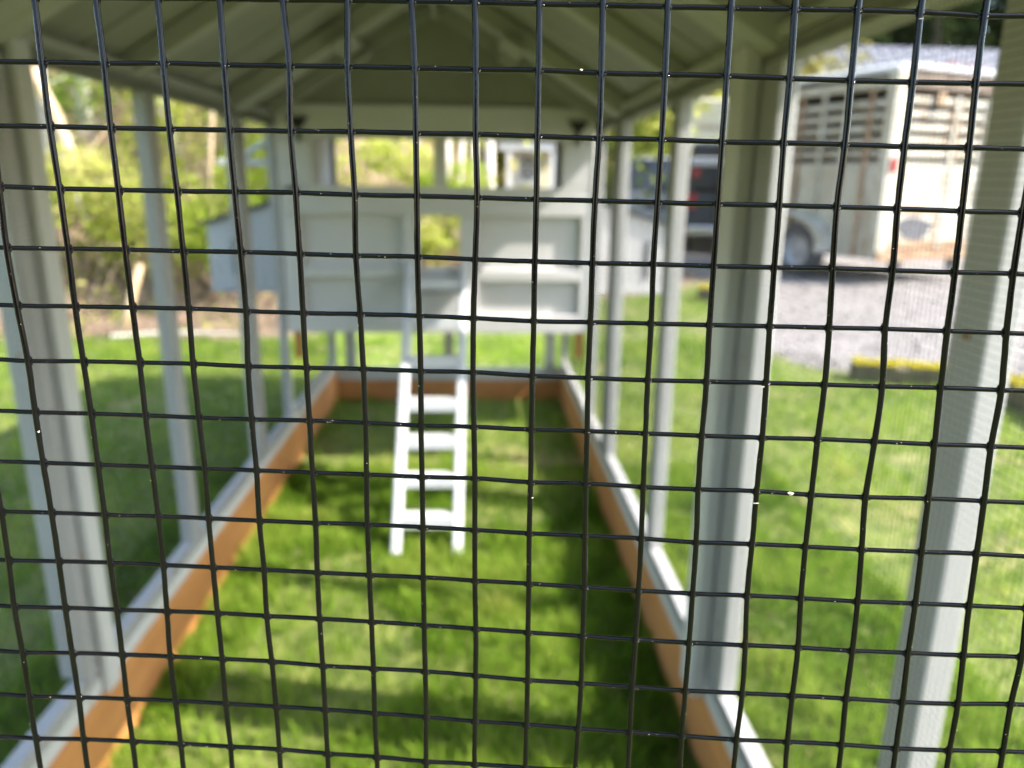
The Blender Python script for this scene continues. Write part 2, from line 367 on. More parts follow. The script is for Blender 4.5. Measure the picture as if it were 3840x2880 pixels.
def tree(name, label, x, y, h, r0, lean, bark, leafmat, seed, n=1200, size=.05, crown=(.4, 1.0), spread=1.2, group=None, branches=7, cat='tree', bend=.15, z=None):
    r = np.random.default_rng(seed); z = hill(x, y) if z is None else z
    t = thing(name, label, cat, (x, y, z-.1), 0, group)
    pts = []; rs = []; K = 10
    for i in range(K+1):
        u = i/K; pts.append(Vector((lean[0]*u*h + bend*math.sin(u*4+seed)*.5, lean[1]*u*h + bend*math.cos(u*3+seed)*.4-bend*.4, u*h))); rs.append(r0*(1-.72*u))
    m = MB(); m.tube(pts, rs, 9)
    m.build('trunk', bark, t, smooth=True)
    b = MB(); ends = []
    for k in range(branches):
        u = crown[0] + (crown[1]-crown[0])*(k+.5)/branches; i = min(K-1, int(u*K)); p = pts[i].lerp(pts[i+1], u*K-i); a = r.uniform(0, 6.28); L = spread*r.uniform(.5, 1.0)*(1.15-.6*u)
        q = p+Vector((math.cos(a)*L*.5, math.sin(a)*L*.5, L*.25)); e = p+Vector((math.cos(a)*L, math.sin(a)*L, L*.6)); ends += [q, e]
        b.tube([p, q, e], [r0*.35*(1-.5*u), r0*.22*(1-.5*u), r0*.07], 5)
    if branches: b.build('branches', bark, t)
    if n:
        E_ = np.array([list(e) for e in ends]+[list(pts[-1])]); k = r.integers(0, len(E_), n); d = r.normal(size=(n, 3))*spread*.28
        P = E_[k]+d; ti = np.clip(r.uniform(.1, .9, len(E_))[k]+r.normal(0, .2, n), 0, 1)
        V, F, S = leafcloud(P, size, r); link('crown', np_mesh('crown', V, F, S, MAT[leafmat], ti), t)
    return t
# ------------------------------------------------------------------ the run: walls, roof, cedar base
H = .7; T_ = .036; ZB, ZR, ZT0, ZT1 = .19, .268, 1.57, 1.655; YE = 4.58; YC = 3.44; RIDGE = 2.07
run = thing('chicken_run', 'long walk-in chicken run of pale grey frames with gabled roof over the lawn', 'chicken run', (0, 0, 0))
def part(name, a, b, mat='paint', parent=run, c=.003, label=None, M=None):
    return MB().cbox(a, b, c, M).build(name, mat, parent, label)
posts = [(.055, .125), (.745, .805), (1.385, 1.472), (1.488, 1.575), (2.06, 2.135), (2.86, 2.935), (2.951, 3.02), (3.42, 3.475)]
posts_left = [(.055, .125), (.745, .805), (1.485, 1.532), (1.536, 1.596), (2.14, 2.205), (2.875, 2.935), (2.951, 3.0), (3.425, 3.47)]
for s in (-1, 1):
    X = (lambda a, b: (min(s*a, s*b), max(s*a, s*b)))
    x0, x1 = X(H, H+T_)
    for a, b in (posts if s > 0 else posts_left):
        u0, u1 = X(H, H+(.057 if s < 0 and 1.4 < a < 1.6 else T_)); part('stile', (u0, a, ZR), (u1, b, ZT0-.001))
    part('corner_post', (x0, YE-.045, ZR), (x1, YE+.03, .66))
    for a, b in ((.05, 1.479), (1.483, 2.941), (2.945, YE+.03)):
        part('bottom_rail', (x0, a, ZB+.002), (x1, b, ZR))
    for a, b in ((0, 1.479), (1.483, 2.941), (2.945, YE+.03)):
        part('header_rail', (x0, a, ZT0), (x1, b, ZT0+.028), 'paint_board')  # darker board paint stands in for the shade band under the eave
    xa, xb = X(H-.006, H+T_-.004)
    for a, b in ((0, 1.479), (1.483, 2.941), (2.945, YE+.03)):
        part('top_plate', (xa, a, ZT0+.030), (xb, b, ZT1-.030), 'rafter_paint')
    xa, xb = X(H, H+.04)
    part('cedar_board', (xa, -.02, -.02), (xb, 2.3, ZB), 'cedar', c=.004); part('cedar_board', (xa, 2.304, -.02), (xb, YE+.04, ZB), 'cedar', c=.004)
    # half-lap bead running down each double post, and screw heads
    bx0, bx1 = X(H+.006, H+.02); part('bead', (bx0, 1.473, ZR), (bx1, 1.487, ZT0), c=.001); part('bead', (bx0, 2.936, ZR), (bx1, 2.950, ZT0), c=.001)
    bx0, bx1 = X(H-(.033 if s > 0 else .018), H-.0005); part('batten', (bx0, 1.478 if s > 0 else 1.535, ZB+.002), (bx1, 1.565 if s > 0 else 1.59, ZT0+.03), c=.002)
    m = MB(); p = .0095; wx = s*(H-.0016)
    for k in range(int((3.42-.06)/p)):
        y = .06+k*p; m.tube([(wx, y, ZR-.03), (wx, y, ZT0+.02)], .00042, 4, False)
    for k in range(int((ZT0-ZR+.05)/p)):
        z = ZR-.03+k*p; m.tube([(wx, .05, z), (wx, 3.43, z)], .00042, 4, False)
    m.build('wire_cloth', 'dark_metal', run, kind='stuff')
    m = MB()
    for k in range(int(1.05/p)):
        y = 3.5+k*p; m.tube([(wx, y, ZR-.03), (wx, y, .68)], .00042, 4, False)
    m.build('wire_cloth', 'dark_metal', run, kind='stuff')
    for yy, zz in ((1.43, 1.02), (1.53, .55), (2.9, 1.1), (.775, 1.2), (1.43, .42)):
        q = MB(); M = Matrix.Translation((s*(H-.001), yy, zz)) @ Matrix.Rotation(rad(90)*-s, 4, 'Y'); q.lathe([(0.0001, .0022), (.005, .0012), (.006, -.001)], 8, M); q.build('screw_head', 'rust', run)
part('bottom_rail', (-H+.001, YE-.002, .127), (H-.001, YE+.034, .205))
part('cedar_board', (-H+.001, YE, -.02), (H-.001, YE+.038, .125), 'cedar', c=.004)
# front frame (beside and over the mesh door), outside the picture
part('stile', (-H-.03, -.03, 0), (-H+.05, .01, ZT0)); part('stile', (H-.05, -.03, 0), (H+.03, .01, ZT0))
for a, b in ((-H+.052, -.12), (.50, H-.052)):
    for k in range(5): part('front_blocker', (a, -.01, ZB+.01+k*.152), (b, .008, ZB+.16+k*.152))  # solid boards added out of view to block sky light
    part('front_rail', (a, -.02, .972), (b, .018, 1.03)); part('front_rail', (a, -.02, 1.55), (b, .018, ZT0+.03))
m = MB(); m.prism([(-.70, 1.60), (.70, 1.60), (.70, 1.64), (.02, RIDGE-.04), (-.02, RIDGE-.04), (-.70, 1.64)], 1, .145, .158); m.build('gable_panel', 'paint_board', run)  # unseen front gable added to cut sky light from above
# roof: each slope of boards over rafters
SL = math.atan2(RIDGE-ZT1, H); EX = .80
def slope_pt(s, u, y, off=0):     # u along the slope from the ridge (0) to the eave end
    x = s*u*math.cos(SL); z = RIDGE - u*math.sin(SL); return Vector((x + s*off*math.sin(SL), y, z + off*math.cos(SL)))
L_ = EX/math.cos(SL)
def slope_M(s, y=0):
    ex = Vector((s*math.cos(SL), 0, -math.sin(SL))); ez = Vector((s*math.sin(SL), 0, math.cos(SL))); ey = Vector((0, 1, 0))
    return Matrix(((ex.x, ey.x, ez.x, 0), (ex.y, ey.y, ez.y, y), (ex.z, ey.z, ez.z, RIDGE), (0, 0, 0, 1)))
for s in (-1, 1):
    M = slope_M(s)
    # roof boards run ridge to eave, each its own piece, with a dropped joint between
    ys_ = [.14]
    while ys_[-1] < YE+.02: ys_.append(ys_[-1]+.176)
    for i, (a, b) in enumerate(zip(ys_, ys_[1:])):
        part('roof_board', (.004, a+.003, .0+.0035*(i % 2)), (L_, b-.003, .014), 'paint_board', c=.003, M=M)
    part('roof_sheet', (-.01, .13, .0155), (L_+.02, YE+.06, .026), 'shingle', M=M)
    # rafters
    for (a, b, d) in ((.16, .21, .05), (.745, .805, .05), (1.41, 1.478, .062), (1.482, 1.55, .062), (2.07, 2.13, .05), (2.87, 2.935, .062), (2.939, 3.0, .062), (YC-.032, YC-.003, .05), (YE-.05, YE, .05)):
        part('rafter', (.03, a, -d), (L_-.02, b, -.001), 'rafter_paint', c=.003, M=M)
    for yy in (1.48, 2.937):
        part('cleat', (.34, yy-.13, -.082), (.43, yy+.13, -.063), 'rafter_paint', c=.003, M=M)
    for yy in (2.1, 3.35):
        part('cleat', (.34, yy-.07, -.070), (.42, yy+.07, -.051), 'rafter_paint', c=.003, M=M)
    part('fascia', (L_-.010, .10, -.012), (L_+.006, YE+.06, -.0005), 'paint_board', c=.002, M=M)  # darker paint here deepens the shadow line behind the top plate
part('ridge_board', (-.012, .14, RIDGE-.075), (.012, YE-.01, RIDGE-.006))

# ------------------------------------------------------------------ the coop house at the run's far end
coop = thing('coop_house', 'raised pale grey hen house with window strip and pop door at far end of run', 'hen house', (0, 0, 0))
def cp(name, a, b, mat='coop_paint', c=.003, label=None, parent=None): return part(name, a, b, mat, coop if parent is None else parent, c, label)
Y0, Y1 = YC, YC+.018
# front: frame boards proud (Y0-.012..), panels recessed
yb0, yb1 = YC-.012, YC+.016
cp('header_board', (-.69, yb0-.008, 1.515), (.69, yb1, 1.655))
cp('belt_board', (-.69, yb0, 1.195), (.69, yb1, 1.318))
cp('side_stile', (-.69, yb0, .668), (-.61, yb1, 1.193)); cp('side_stile', (.645, yb0, .668), (.69, yb1, 1.193))
cp('side_stile', (-.69, yb0, 1.32), (-.545, yb1, 1.513)); cp('side_stile', (.55, yb0, 1.32), (.69, yb1, 1.513))
cp('door_stile', (-.16, yb0, .748), (-.088, yb1, 1.193)); cp('door_stile', (.096, yb0, .748), (.177, yb1, 1.193))
cp('mid_rail', (-.608, yb0, .915), (-.162, yb1, .966)); cp('mid_rail', (.179, yb0, .905), (.643, yb1, .955)); cp('door_sill', (-.086, yb0, .905), (.094, yb1, .968))
cp('bottom_board', (-.608, yb0, .664), (.643, yb1, .746)); cp('bottom_board', (-.086, yb0+.002, .748), (.094, yb1, .85))
cp('panel', (-.61, YC+.017, .964), (-.16, YC+.025, 1.2)); cp('panel', (.177, YC+.017, .95), (.65, YC+.025, 1.2)); cp('panel', (-.61, YC+.017, .74), (-.16, YC+.025, .92)); cp('panel', (.177, YC+.017, .74), (.65, YC+.025, .91)); cp('panel', (-.088, YC+.017, .846), (.096, YC+.025, .91))
cp('mullion', (-.018, yb0, 1.32), (.040, yb1, 1.513))
m = MB(); m.prism([(-.70, 1.657), (.70, 1.657), (.012, RIDGE-.03), (-.012, RIDGE-.03)], 1, YC+.0, YC+.014); m.build('gable_panel', 'paint_board', coop)
# side walls, floor, ceiling-high rear wall with window and door openings
for s in (-1, 1):
    xa, xb = (min(s*.69, s*.674), max(s*.69, s*.674))
    for z0, z1 in ((.664, .83), (.832, 1.0), (1.002, 1.17), (1.172, 1.32)): cp('wall_board', (xa, YC+.018, z0), (xb, YE-.012, z1))
    cp('wall_board', (xa, YC+.018, 1.322), (xb, YE-.012, 1.49)); cp('wall_board', (xa, YC+.018, 1.492), (xb, YE-.012, 1.655))
cp('floor_board', (-.672, YC+.03, .664), (.672, YE-.014, .68))
ry0, ry1 = YE-.01, YE+.006
cp('rear_board', (-.69, ry0, .664), (.69, ry1, .80)); cp('rear_board', (-.69, ry0, .802), (-.19, ry1, 1.25)); cp('rear_board', (.13, ry0, .802), (.69, ry1, 1.25)); cp('rear_board', (-.188, ry0, 1.18), (.128, ry1, 1.25))
cp('rear_board', (-.69, ry0, 1.252), (-.64, ry1, 1.60)); cp('rear_board', (.63, ry0, 1.252), (.69, ry1, 1.60)); cp('rear_board', (-.69, ry0, 1.602), (.69, ry1, 1.655)); cp('rear_board', (-.05, ry0, 1.252), (-.01, ry1, 1.60))
m = MB(); m.prism([(-.70, 1.657), (.70, 1.657), (.012, RIDGE-.03), (-.012, RIDGE-.03)], 1, YE-.008, YE+.005); m.build('gable_panel', 'paint_board', coop)
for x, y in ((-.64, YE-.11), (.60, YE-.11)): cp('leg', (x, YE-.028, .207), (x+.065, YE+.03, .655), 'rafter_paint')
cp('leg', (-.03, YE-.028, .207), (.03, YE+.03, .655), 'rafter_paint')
for x in (-.675, .64): cp('cedar_block', (x, YC+.02, .535), (x+.035, YC+.06, .662), 'cedar')
for s, x in ((-1, -.592), (1, .612)):
    lt = MB(); lt.box((x-.008, yb0-.016, 1.50), (x+.008, yb0-.008, 1.60)); lt.prism([(x-.045, 1.600), (x+.045, 1.600), (x+.014, 1.555), (x-.014, 1.555)], 1, yb0-.022, yb0-.0085); lt.build('latch', 'black_iron', coop)
cp('hinge', (-.665, yb0-.012, 1.296), (-.605, yb0-.0005, 1.312), 'black_iron')
# nest boxes left and right with sloped lids and hand slots
for s in (-1, 1):
    y0n, y1n = 3.93, 4.45; xi, xo = s*.692, s*1.19
    nb = MB(); nb.prism([(xi, .76), (xo, .785), (xo, 1.12), (xi, 1.265)], 1, y0n, y1n); box = nb.build('nest_box', 'coop_paint', coop)
    ld = MB(); ld.prism([(xi, 1.268), (s*1.225, 1.110), (s*1.225, 1.128), (xi, 1.290)], 1, y0n-.02, y1n+.02); link('lid', ld.mesh('lid', 'shingle'), box)
    fr = MB(); fr.cbox((min(s*1.05, s*1.075), y0n-.006, .86), (max(s*1.05, s*1.075), y0n-.0005, 1.05), .001); link('hand_slot', fr.mesh('hand_slot', 'grey_patch'), box)
    tr = MB(); tr.cbox((min(s*.70, s*1.19), y0n-.012, .775), (max(s*.70, s*1.19), y0n-.001, .80), .002); link('trim', tr.mesh('trim', 'paint'), box)
    if s < 0:
        aw = MB(); aw.cbox((-1.10, 3.90, 1.405), (-.70, 4.42, 1.432), .003); a_ = aw.build('awning_flap', 'white_paint', coop)
        st = MB().cbox((-.02, -.014, -.012), (.32, .014, .012), .003, Matrix.Translation((-.99, 3.93, 1.445)) @ Matrix.Rotation(rad(-31), 4, 'Y')); link('strut', st.mesh('strut', 'paint'), a_)
# ------------------------------------------------------------------ ladder
lad = thing('chicken_ladder', 'white wooden chicken ladder leaning from the grass up to the pop door', 'ladder', (0, 0, 0))
A = Vector((0, 2.53, 0)); B = Vector((0, YC-.016, .975)); d = (B-A); Ld = d.length; ey = d.normalized(); ez = Vector((1, 0, 0)).cross(ey)
def ladM(xb, xt):
    o = Vector((xb, A.y, A.z)); e = Vector((xt, B.y, B.z)); yy = (e-o).normalized(); xx = Vector((1, 0, 0)); zz = xx.cross(yy).normalized(); xx = yy.cross(zz)
    return Matrix(((xx.x, yy.x, zz.x, o.x), (xx.y, yy.y, zz.y, o.y), (xx.z, yy.z, zz.z, o.z), (0, 0, 0, 1)))
for xb, xt in ((-.130, -.128), (.097, .116)):
    MB().cbox((-.0175, 0, -.026), (.0175, Ld, .026), .006, ladM(xb, xt)).build('stile', 'ladder_paint', lad)
for t in (.113, .235, .357, .482, .632, .785, .93):
    xl = -.130+.002*t+.018; xr = .097+.019*t-.018; p = A.lerp(B, t)
    M = Matrix.Translation((0, p.y-.004, p.z)) @ Matrix.Rotation(rad(-6), 4, 'X')
    MB().prism([(xl, -.034), (xr, -.034), (xr, .012), (xr-.018, .036), (xl+.008, .036), (xl, .03)], 2, -.03, .014, M).build('rung', 'ladder_paint', lad)
# ------------------------------------------------------------------ livestock trailer
TH = rad(22)
trl = thing('livestock_trailer', 'tall rusty white livestock trailer with slatted sides parked on the gravel drive', 'trailer', (5.50, 9.95, 0), TH)
# own space: x along the rear (left to right), y forward, z up; the near corner post stands at the origin
WT, LT, ZF, ZTT = 1.95, 3.0, .36, 2.82
WB, WTOP = 1.62, 2.44           # lower panel top, slats top
def tp(name, a, b, mat='rusty', parent=trl, c=.008, label=None): return MB().cbox(a, b, c).build(name, mat, parent, label)
tp('corner_post', (-.03, -.05, ZF), (.16, .10, ZTT-.06)); tp('corner_post', (WT-.13, -.05, ZF), (WT+.03, .10, ZTT-.06))
tp('floor', (0, .1, ZF), (WT, LT, ZF+.10)); tp('bumper', (-.03, -.10, ZF-.02), (WT+.03, -.052, ZF+.12), 'rust')
m = MB(); m.prism([(-.05, ZTT-.10), (-.05, ZTT-.03), (.12, ZTT+.02), (WT-.12, ZTT+.02), (WT+.05, ZTT-.03), (WT+.05, ZTT-.10), (WT-.05, ZTT-.10), (WT-.13, ZTT-.045), (.13, ZTT-.045), (.05, ZTT-.10)], 1, -.07, LT+.05); m.build('roof', 'white_paint', trl)
tp('rear_header', (.162, -.04, WTOP+.10), (WT-.132, .04, ZTT-.05), 'bark_dark')
for k in range(7): tp('marker_light', (.78+k*.12, -.085, ZTT+.025), (.83+k*.12, -.06, ZTT+.065), 'red', c=.004) if k not in (2, 5) else None
# rear gates
gate = tp('rear_gate', (.165, -.035, ZF+.13), (1.18, .005, WB)); tp('rear_gate', (1.19, -.035, ZF+.13), (WT-.135, .005, WB))
for x0, x1 in ((.165, 1.18), (1.19, WT-.135)):
    for xx in (x0, x1-.06): tp('gate_post', (xx, -.055, ZF+.13), (xx+.06, -.036, WTOP+.03), 'rusty')
    for k in range(5):
        z = WB+.075+k*.165; tp('slat', (x0+.06, -.032, z), (x1-.06, -.004, z+.09))
    tp('gate_brace', (x0+.06, -.048, .98), (x1-.06, -.036, 1.04), 'rust' if x0 < .5 else 'rusty'); tp('gate_sill', (x0+.06, -.05, ZF+.14), (x1-.06, -.036, ZF+.24), 'rust')
tp('gate_handle', (.70, -.10, WTOP-.10), (.86, -.056, WTOP+.06), 'rust')
m = MB(); pts = [(.33*math.cos(a)*(1+.18*math.sin(3*a)), .17*math.sin(a)*(1+.15*math.cos(2*a+1))) for a in [2*math.pi*k/22 for k in range(22)]]
m.prism([(.68+u, .76+v) for u, v in pts], 1, -.041, -.0355); m.build('painted_patch', 'grey_patch', trl)
tp('tail_light', (.02, -.075, 1.50), (.13, -.052, 1.68), 'red', c=.01)
# left side: panel with ribs, slats above
tp('side_panel', (-.005, .10, ZF+.02), (.02, LT, WB))
for k in range(7):
    y = .28+k*.40; tp('side_rib', (-.05, y, ZF+.02), (-.006, y+.055, WTOP+.12), 'rusty' if k % 3 else 'rust')
for k in range(5):
    z = WB+.075+k*.158; tp('side_slat', (-.004, .10, z), (.018, LT, z+.08))
tp('side_header', (-.006, .10, WTOP+.10), (.02, LT, ZTT-.16)); tp('side_panel', (WT-.02, .10, ZF+.02), (WT+.005, LT, ZTT-.16))
tp('shade_lining', (WT-.05, .12, ZF+.11), (WT-.025, LT-.06, ZTT-.2), 'bark_dark'); tp('shade_lining', (.03, LT-.05, ZF+.11), (WT-.055, LT-.02, ZTT-.2), 'bark_dark'); tp('front_panel', (0, LT-.018, ZF+.02), (WT, LT, ZTT-.16)); tp('ceiling', (.06, .12, ZTT-.19), (WT-.055, LT-.055, ZTT-.165), 'timber')  # dark sheets and ceiling added so the slat gaps look shaded
# fender and wheels
for yw in (1.15, 2.05):
    whl = MB(); Mw = Matrix.Translation((-.14, yw, .40)) @ Matrix.Rotation(rad(90), 4, 'Y')
    whl.lathe([(.24, -.10), (.33, -.11), (.385, -.09), (.40, -.04), (.40, .04), (.385, .09), (.33, .11), (.24, .10)], 28, Mw)
    wo = whl.build('wheel', 'tyre', trl, smooth=True)
    rm = MB(); rm.lathe([(.0001, -.03), (.07, -.045), (.10, -.02), (.19, -.01), (.215, -.07), (.245, -.085)], 24, Mw); link('rim', rm.mesh('rim', 'rim', True), wo)
    for q in range(6):
        a = q*math.pi/3; nb = MB(); nb.box((-.19, yw+.075*math.cos(a)-.012, .40+.075*math.sin(a)-.012), (-.17, yw+.075*math.cos(a)+.012, .40+.075*math.sin(a)+.012)); link('wheel_nut', nb.mesh('wheel_nut', 'rim'), wo)
fd = MB(); prof = []
for k in range(13):
    a = math.pi*k/12; prof.append((1.6-.92*math.cos(a)*(1.0), .42+.52*math.sin(a)**.7))
outer = prof; inner = [(1.6+(y-1.6)*.94, z-.035) for y, z in prof][::-1]
fd.prism(outer+inner, 0, -.30, -.008); fd.build('fender', 'rusty', trl, smooth=False)
tp('hitch', (WT/2-.06, LT, ZF), (WT/2+.06, LT+1.0, ZF+.08), 'rust'); tp('axle', (.0, 1.12, .36), (WT, 1.18, .42), 'rust')
for s_, xx in ((1, .3), (1, 1.45)): tp('mud_flap', (xx, -.02, .14), (xx+.25, -.008, ZF-.022), 'tyre', c=.003)

# ------------------------------------------------------------------ vehicles beyond
def car(name, label, x, y, rz, L, W_, Hh, paint, pickup=False, group=None):
    t = thing(name, label, 'car', (x, y, .015), rz, group)
    # rear faces -y in own space
    m = MB(); sill, belt = .32, Hh*.58
    prof = [(0.0, sill), (-.02, .55), (0.02, belt), (L*.10, belt+.03), (L*.70, belt), (L*.98, belt-.16), (L, .55), (L-.04, sill)]
    m.prism(prof, 0, -W_/2, W_/2); body = m.build('body', paint, t)
    g = MB(); cab = [(.16, belt+.005), (.42, Hh-.04), (L*.55, Hh-.02), (L*.72, belt+.01)]
    g.prism(cab, 0, -W_/2+.10, W_/2-.10); g.build('windows', 'glass', t)
    rf = MB(); rf.prism([(.38, Hh-.05), (.46, Hh), (L*.53, Hh+.01), (L*.57, Hh-.04)], 0, -W_/2+.12, W_/2-.12); rf.build('roof', paint, t)
    for sx in (-1, 1):
        for (ya, za, yb_, zb_) in ((.12, belt, .42, Hh-.02), (L*.30, belt, L*.30, Hh-.02), (L*.72, belt, L*.55, Hh-.02)):
            MB().tube([(sx*(W_/2-.09), ya, za), (sx*(W_/2-.11), yb_, zb_)], .05, 6).build('pillar', paint, t)
        MB().cbox((sx*(W_/2-.10)-.09, -.045, belt-.30), (sx*(W_/2-.10)+.09, -.005, belt-.02), .01).build('tail_light', 'red', t)
        for yy in (L*.19, L*.80):
            M = Matrix.Translation((sx*(W_/2-.11), yy, .35)) @ Matrix.Rotation(rad(90), 4, 'Y')
            wl = MB().lathe([(.2, -.11), (.33, -.11), (.36, -.06), (.36, .06), (.33, .11), (.2, .11)], 22, M).build('wheel', 'tyre', t, smooth=True)
            rm = MB(); rm.lathe([(.001, -.09*1), (.08, -.1), (.2, -.08), (.21, -.11)], 18, M); rm.lathe([(.001, .09), (.08, .1), (.2, .08), (.21, .11)], 18, M); link('rim', rm.mesh('rim', 'rim', True), wl)
    MB().cbox((-W_/2+.05, -.10, .36), (W_/2-.05, -.025, .52), .02).build('bumper', 'chrome' if paint == 'car_dark' else paint, t)
    MB().cbox((-.26, -.032, .72), (.26, -.021, .86), .004).build('number_plate_holder', 'grey_patch', t)
    return t
pk = car('pickup_truck', 'dark pickup with canopy, white trim bar and red lights parked past the trailer', 5.0, 14.0, rad(-14), 4.9, 1.9, 1.95, 'car_dark')
MB().cbox((-.88, .02, 1.17), (.88, 1.9, 2.02), .05).build('canopy', 'car_dark', pk); MB().cbox((-.90, -.03, 1.61), (.90, .015, 1.75), .01).build('canopy_trim', 'white_paint', pk)
MB().cbox((-.86, -.04, 1.40), (-.74, .015, 1.55), .01).build('brake_light', 'red', pk); MB().cbox((-.55, -.02, 1.24), (.55, .018, 1.56), .01).build('canopy_window', 'glass', pk)
car('silver_hatchback', 'silver car with dark windows seen between the right hand posts of the run', 4.15, 17.0, rad(-16), 4.3, 1.8, 1.85, 'car_silver')
rv = thing('motorhome', 'cream box motorhome with faded lettering high on its rear wall', 'motorhome', (6.1, 18.6, 0), rad(-12))
MB().cbox((-1.15, 0, .75), (1.15, 6, 3.25), .06).build('body', 'cream', rv)
MB().cbox((-1.17, -.05, .45), (1.17, -.002, .74), .03).build('bumper', 'rim', rv)
MB().cbox((-1.12, -.03, 1.58), (1.12, -.003, 1.86), .01).build('stripe', 'grey_patch', rv)
q = MB(); xx = -.62; r = np.random.default_rng(3)
while xx < .7:
    wl = r.uniform(.07, .13); q.cbox((xx, -.012, 2.52), (xx+wl, -.002, 2.52+r.uniform(.13, .2)), .002); xx += wl+r.uniform(.03, .09)
q.build('faded_lettering', 'ink', rv)
for sx in (-1, 1):
    M = Matrix.Translation((sx*.98, 1.6, .40)) @ Matrix.Rotation(rad(90), 4, 'Y'); MB().lathe([(.001, -.12), (.25, -.12), (.38, -.12), (.41, -.06), (.41, .06), (.38, .12), (.25, .12), (.001, .12)], 20, M).build('wheel', 'tyre', rv, smooth=True)
    MB().cbox((sx*1.02-.06, -.03, 1.0), (sx*1.02+.06, -.003, 1.3), .01).build('tail_light', 'red', rv)

# ------------------------------------------------------------------ house with the blue-grey roof
hs = thing('house', 'house with long blue grey ribbed metal roof behind the livestock trailer', 'house', (11.0, 22.0, 0), rad(3))
for z in range(11): MB().cbox((0, 0, .02+z*.30), (6.5, .04, .312+z*.30), .006).build('siding_board', 'siding', hs)
MB().box((0, .045, 0), (6.5, 6.5, 3.25)).build('wall', 'siding', hs)
Mr = Matrix(((1, 0, 0, -.35), (0, math.cos(rad(31)), -math.sin(rad(31)), -.45), (0, math.sin(rad(31)), math.cos(rad(31)), 3.1), (0, 0, 0, 1)))
rf = MB().cbox((0, 0, 0), (7.2, 4.9, .05), .005, Mr).build('roof', 'roof_metal', hs)
for k in range(17): o_ = link('seam', MB().box((.06+k*.44, 0.02, .0505), (.10+k*.44, 4.48, .095), Mr).mesh('seam', 'white_paint'), rf)
Mr2 = Matrix.Translation((0, 7.5+.2, 0)) @ Matrix.Scale(-1, 4, (0, 1, 0)) @ Mr
MB().box((0, .05, 0), (7.2, 4.5, .05), Mr2).build('roof', 'roof_metal', hs)
for a in (1.2, 4.2):
    f_ = MB().cbox((a, -.04, 1.2), (a+1.1, -.005, 2.3), .01).build('window', 'white_paint', hs); link('pane', MB().box((a+.08, -.05, 1.28), (a+1.02, -.041, 2.22)).mesh('pane', 'glass'), f_)

# ------------------------------------------------------------------ little playhouse seen through the coop's windows
ph = thing('playhouse', 'little white porch playhouse with a cross barred window seen through the hen house windows', 'playhouse', (.72, 16.2, .02), 0)
def pp(name, a, b, mat='white_paint', parent=ph, c=.006): return MB().cbox(a, b, c).build(name, mat, parent)
for z in range(9): pp('wall_board', (.10, .5, .02+z*.225), (1.10, .54, .24+z*.225), 'cream')
pp('side_wall', (1.06, .545, .02), (1.10, 1.7, 2.04), 'cream'); pp('side_wall', (.10, .545, .02), (.14, 1.7, 2.04), 'cream')
pp('porch_post', (.08, .0, .02), (.20, .12, 1.90)); pp('porch_post', (1.0, .0, .02), (1.12, .12, 1.90)); pp('porch_beam', (-.10, -.02, 1.90), (1.30, .14, 2.06))
m = MB(); m.prism([(-.2, 2.065), (1.42, 2.065), (.6, 2.6)], 1, -.05, 2.3); m.build('roof', 'shingle', ph)
wf = pp('window', (.30, .465, 1.20), (.80, .498, 1.88)); link('pane', MB().box((.42, .455, 1.33), (.71, .464, 1.77)).mesh('pane', 'glass'), wf)
link('muntin', MB().box((.55, .44, 1.33), (.585, .4545, 1.77)).mesh('muntin', 'white_paint'), wf)
for zz in (1.46, 1.60): link('muntin', MB().box((.42, .44, zz), (.549, .4545, zz+.03)).box((.586, .44, zz), (.71, .4545, zz+.03)).mesh('muntin', 'white_paint'), wf)

# ------------------------------------------------------------------ mossy border timbers
def mossy(name, label, pts, r_, seed):
    t = thing(name, label, 'timber', (0, 0, 0), 0, None); r = np.random.default_rng(seed)
    a, b = Vector(pts[0]), Vector(pts[1]); d = (b-a); L = d.length; yaw = math.atan2(d.y, d.x)
    M = Matrix.Translation(a) @ Matrix.Rotation(yaw, 4, 'Z')
    MB().cbox((0, -r_, -.02), (L, r_, r_*1.5), .02, M).build('log', 'timber', t)
    n = int(5200*L); x = r.uniform(0, L, n); y = r.uniform(-r_, r_, n)*1.05; nz = np.array([noise.noise((u*5, v*9, seed)) for u, v in zip(x, y)])
    k = nz > -.28; x, y = x[k], y[k]; z = r_*1.5+r.uniform(.0, .018, len(x))
    P = np.array([M @ Vector(p) for p in zip(x, y, z)]); V, F, S = leafcloud(P, .010, r)
    link('moss', np_mesh('moss', V, F, S, MAT['moss'], r.random(len(P))), t); return t
mossy('border_timber', 'yellow moss covered timber edging the drive, just left of the near right post', [(2.86, 5.10, 0), (3.56, 4.86, 0)], .085, 1)
mossy('border_timber', 'dark mossy timber at the right edge of the picture, beyond the near right post', [(3.66, 4.62, 0), (3.50, 3.3, 0)], .10, 2)
mossy('border_timber', 'small distant mossy timber beside the drive, between two right hand posts', [(2.78, 8.7, 0), (3.45, 8.5, 0)], .10, 3)

# ------------------------------------------------------------------ woods: trees and bushes
G1 = 'pale trunks on the bank left of the run'
tree('alder_tree', 'leaning pale trunk right beside the left near post', -4.62, 8.5, 6.5, .065, (.13, .02), 'bark_pale', 'leaf_bright', 1, 500, group=None, crown=(.6, 1), z=.3)
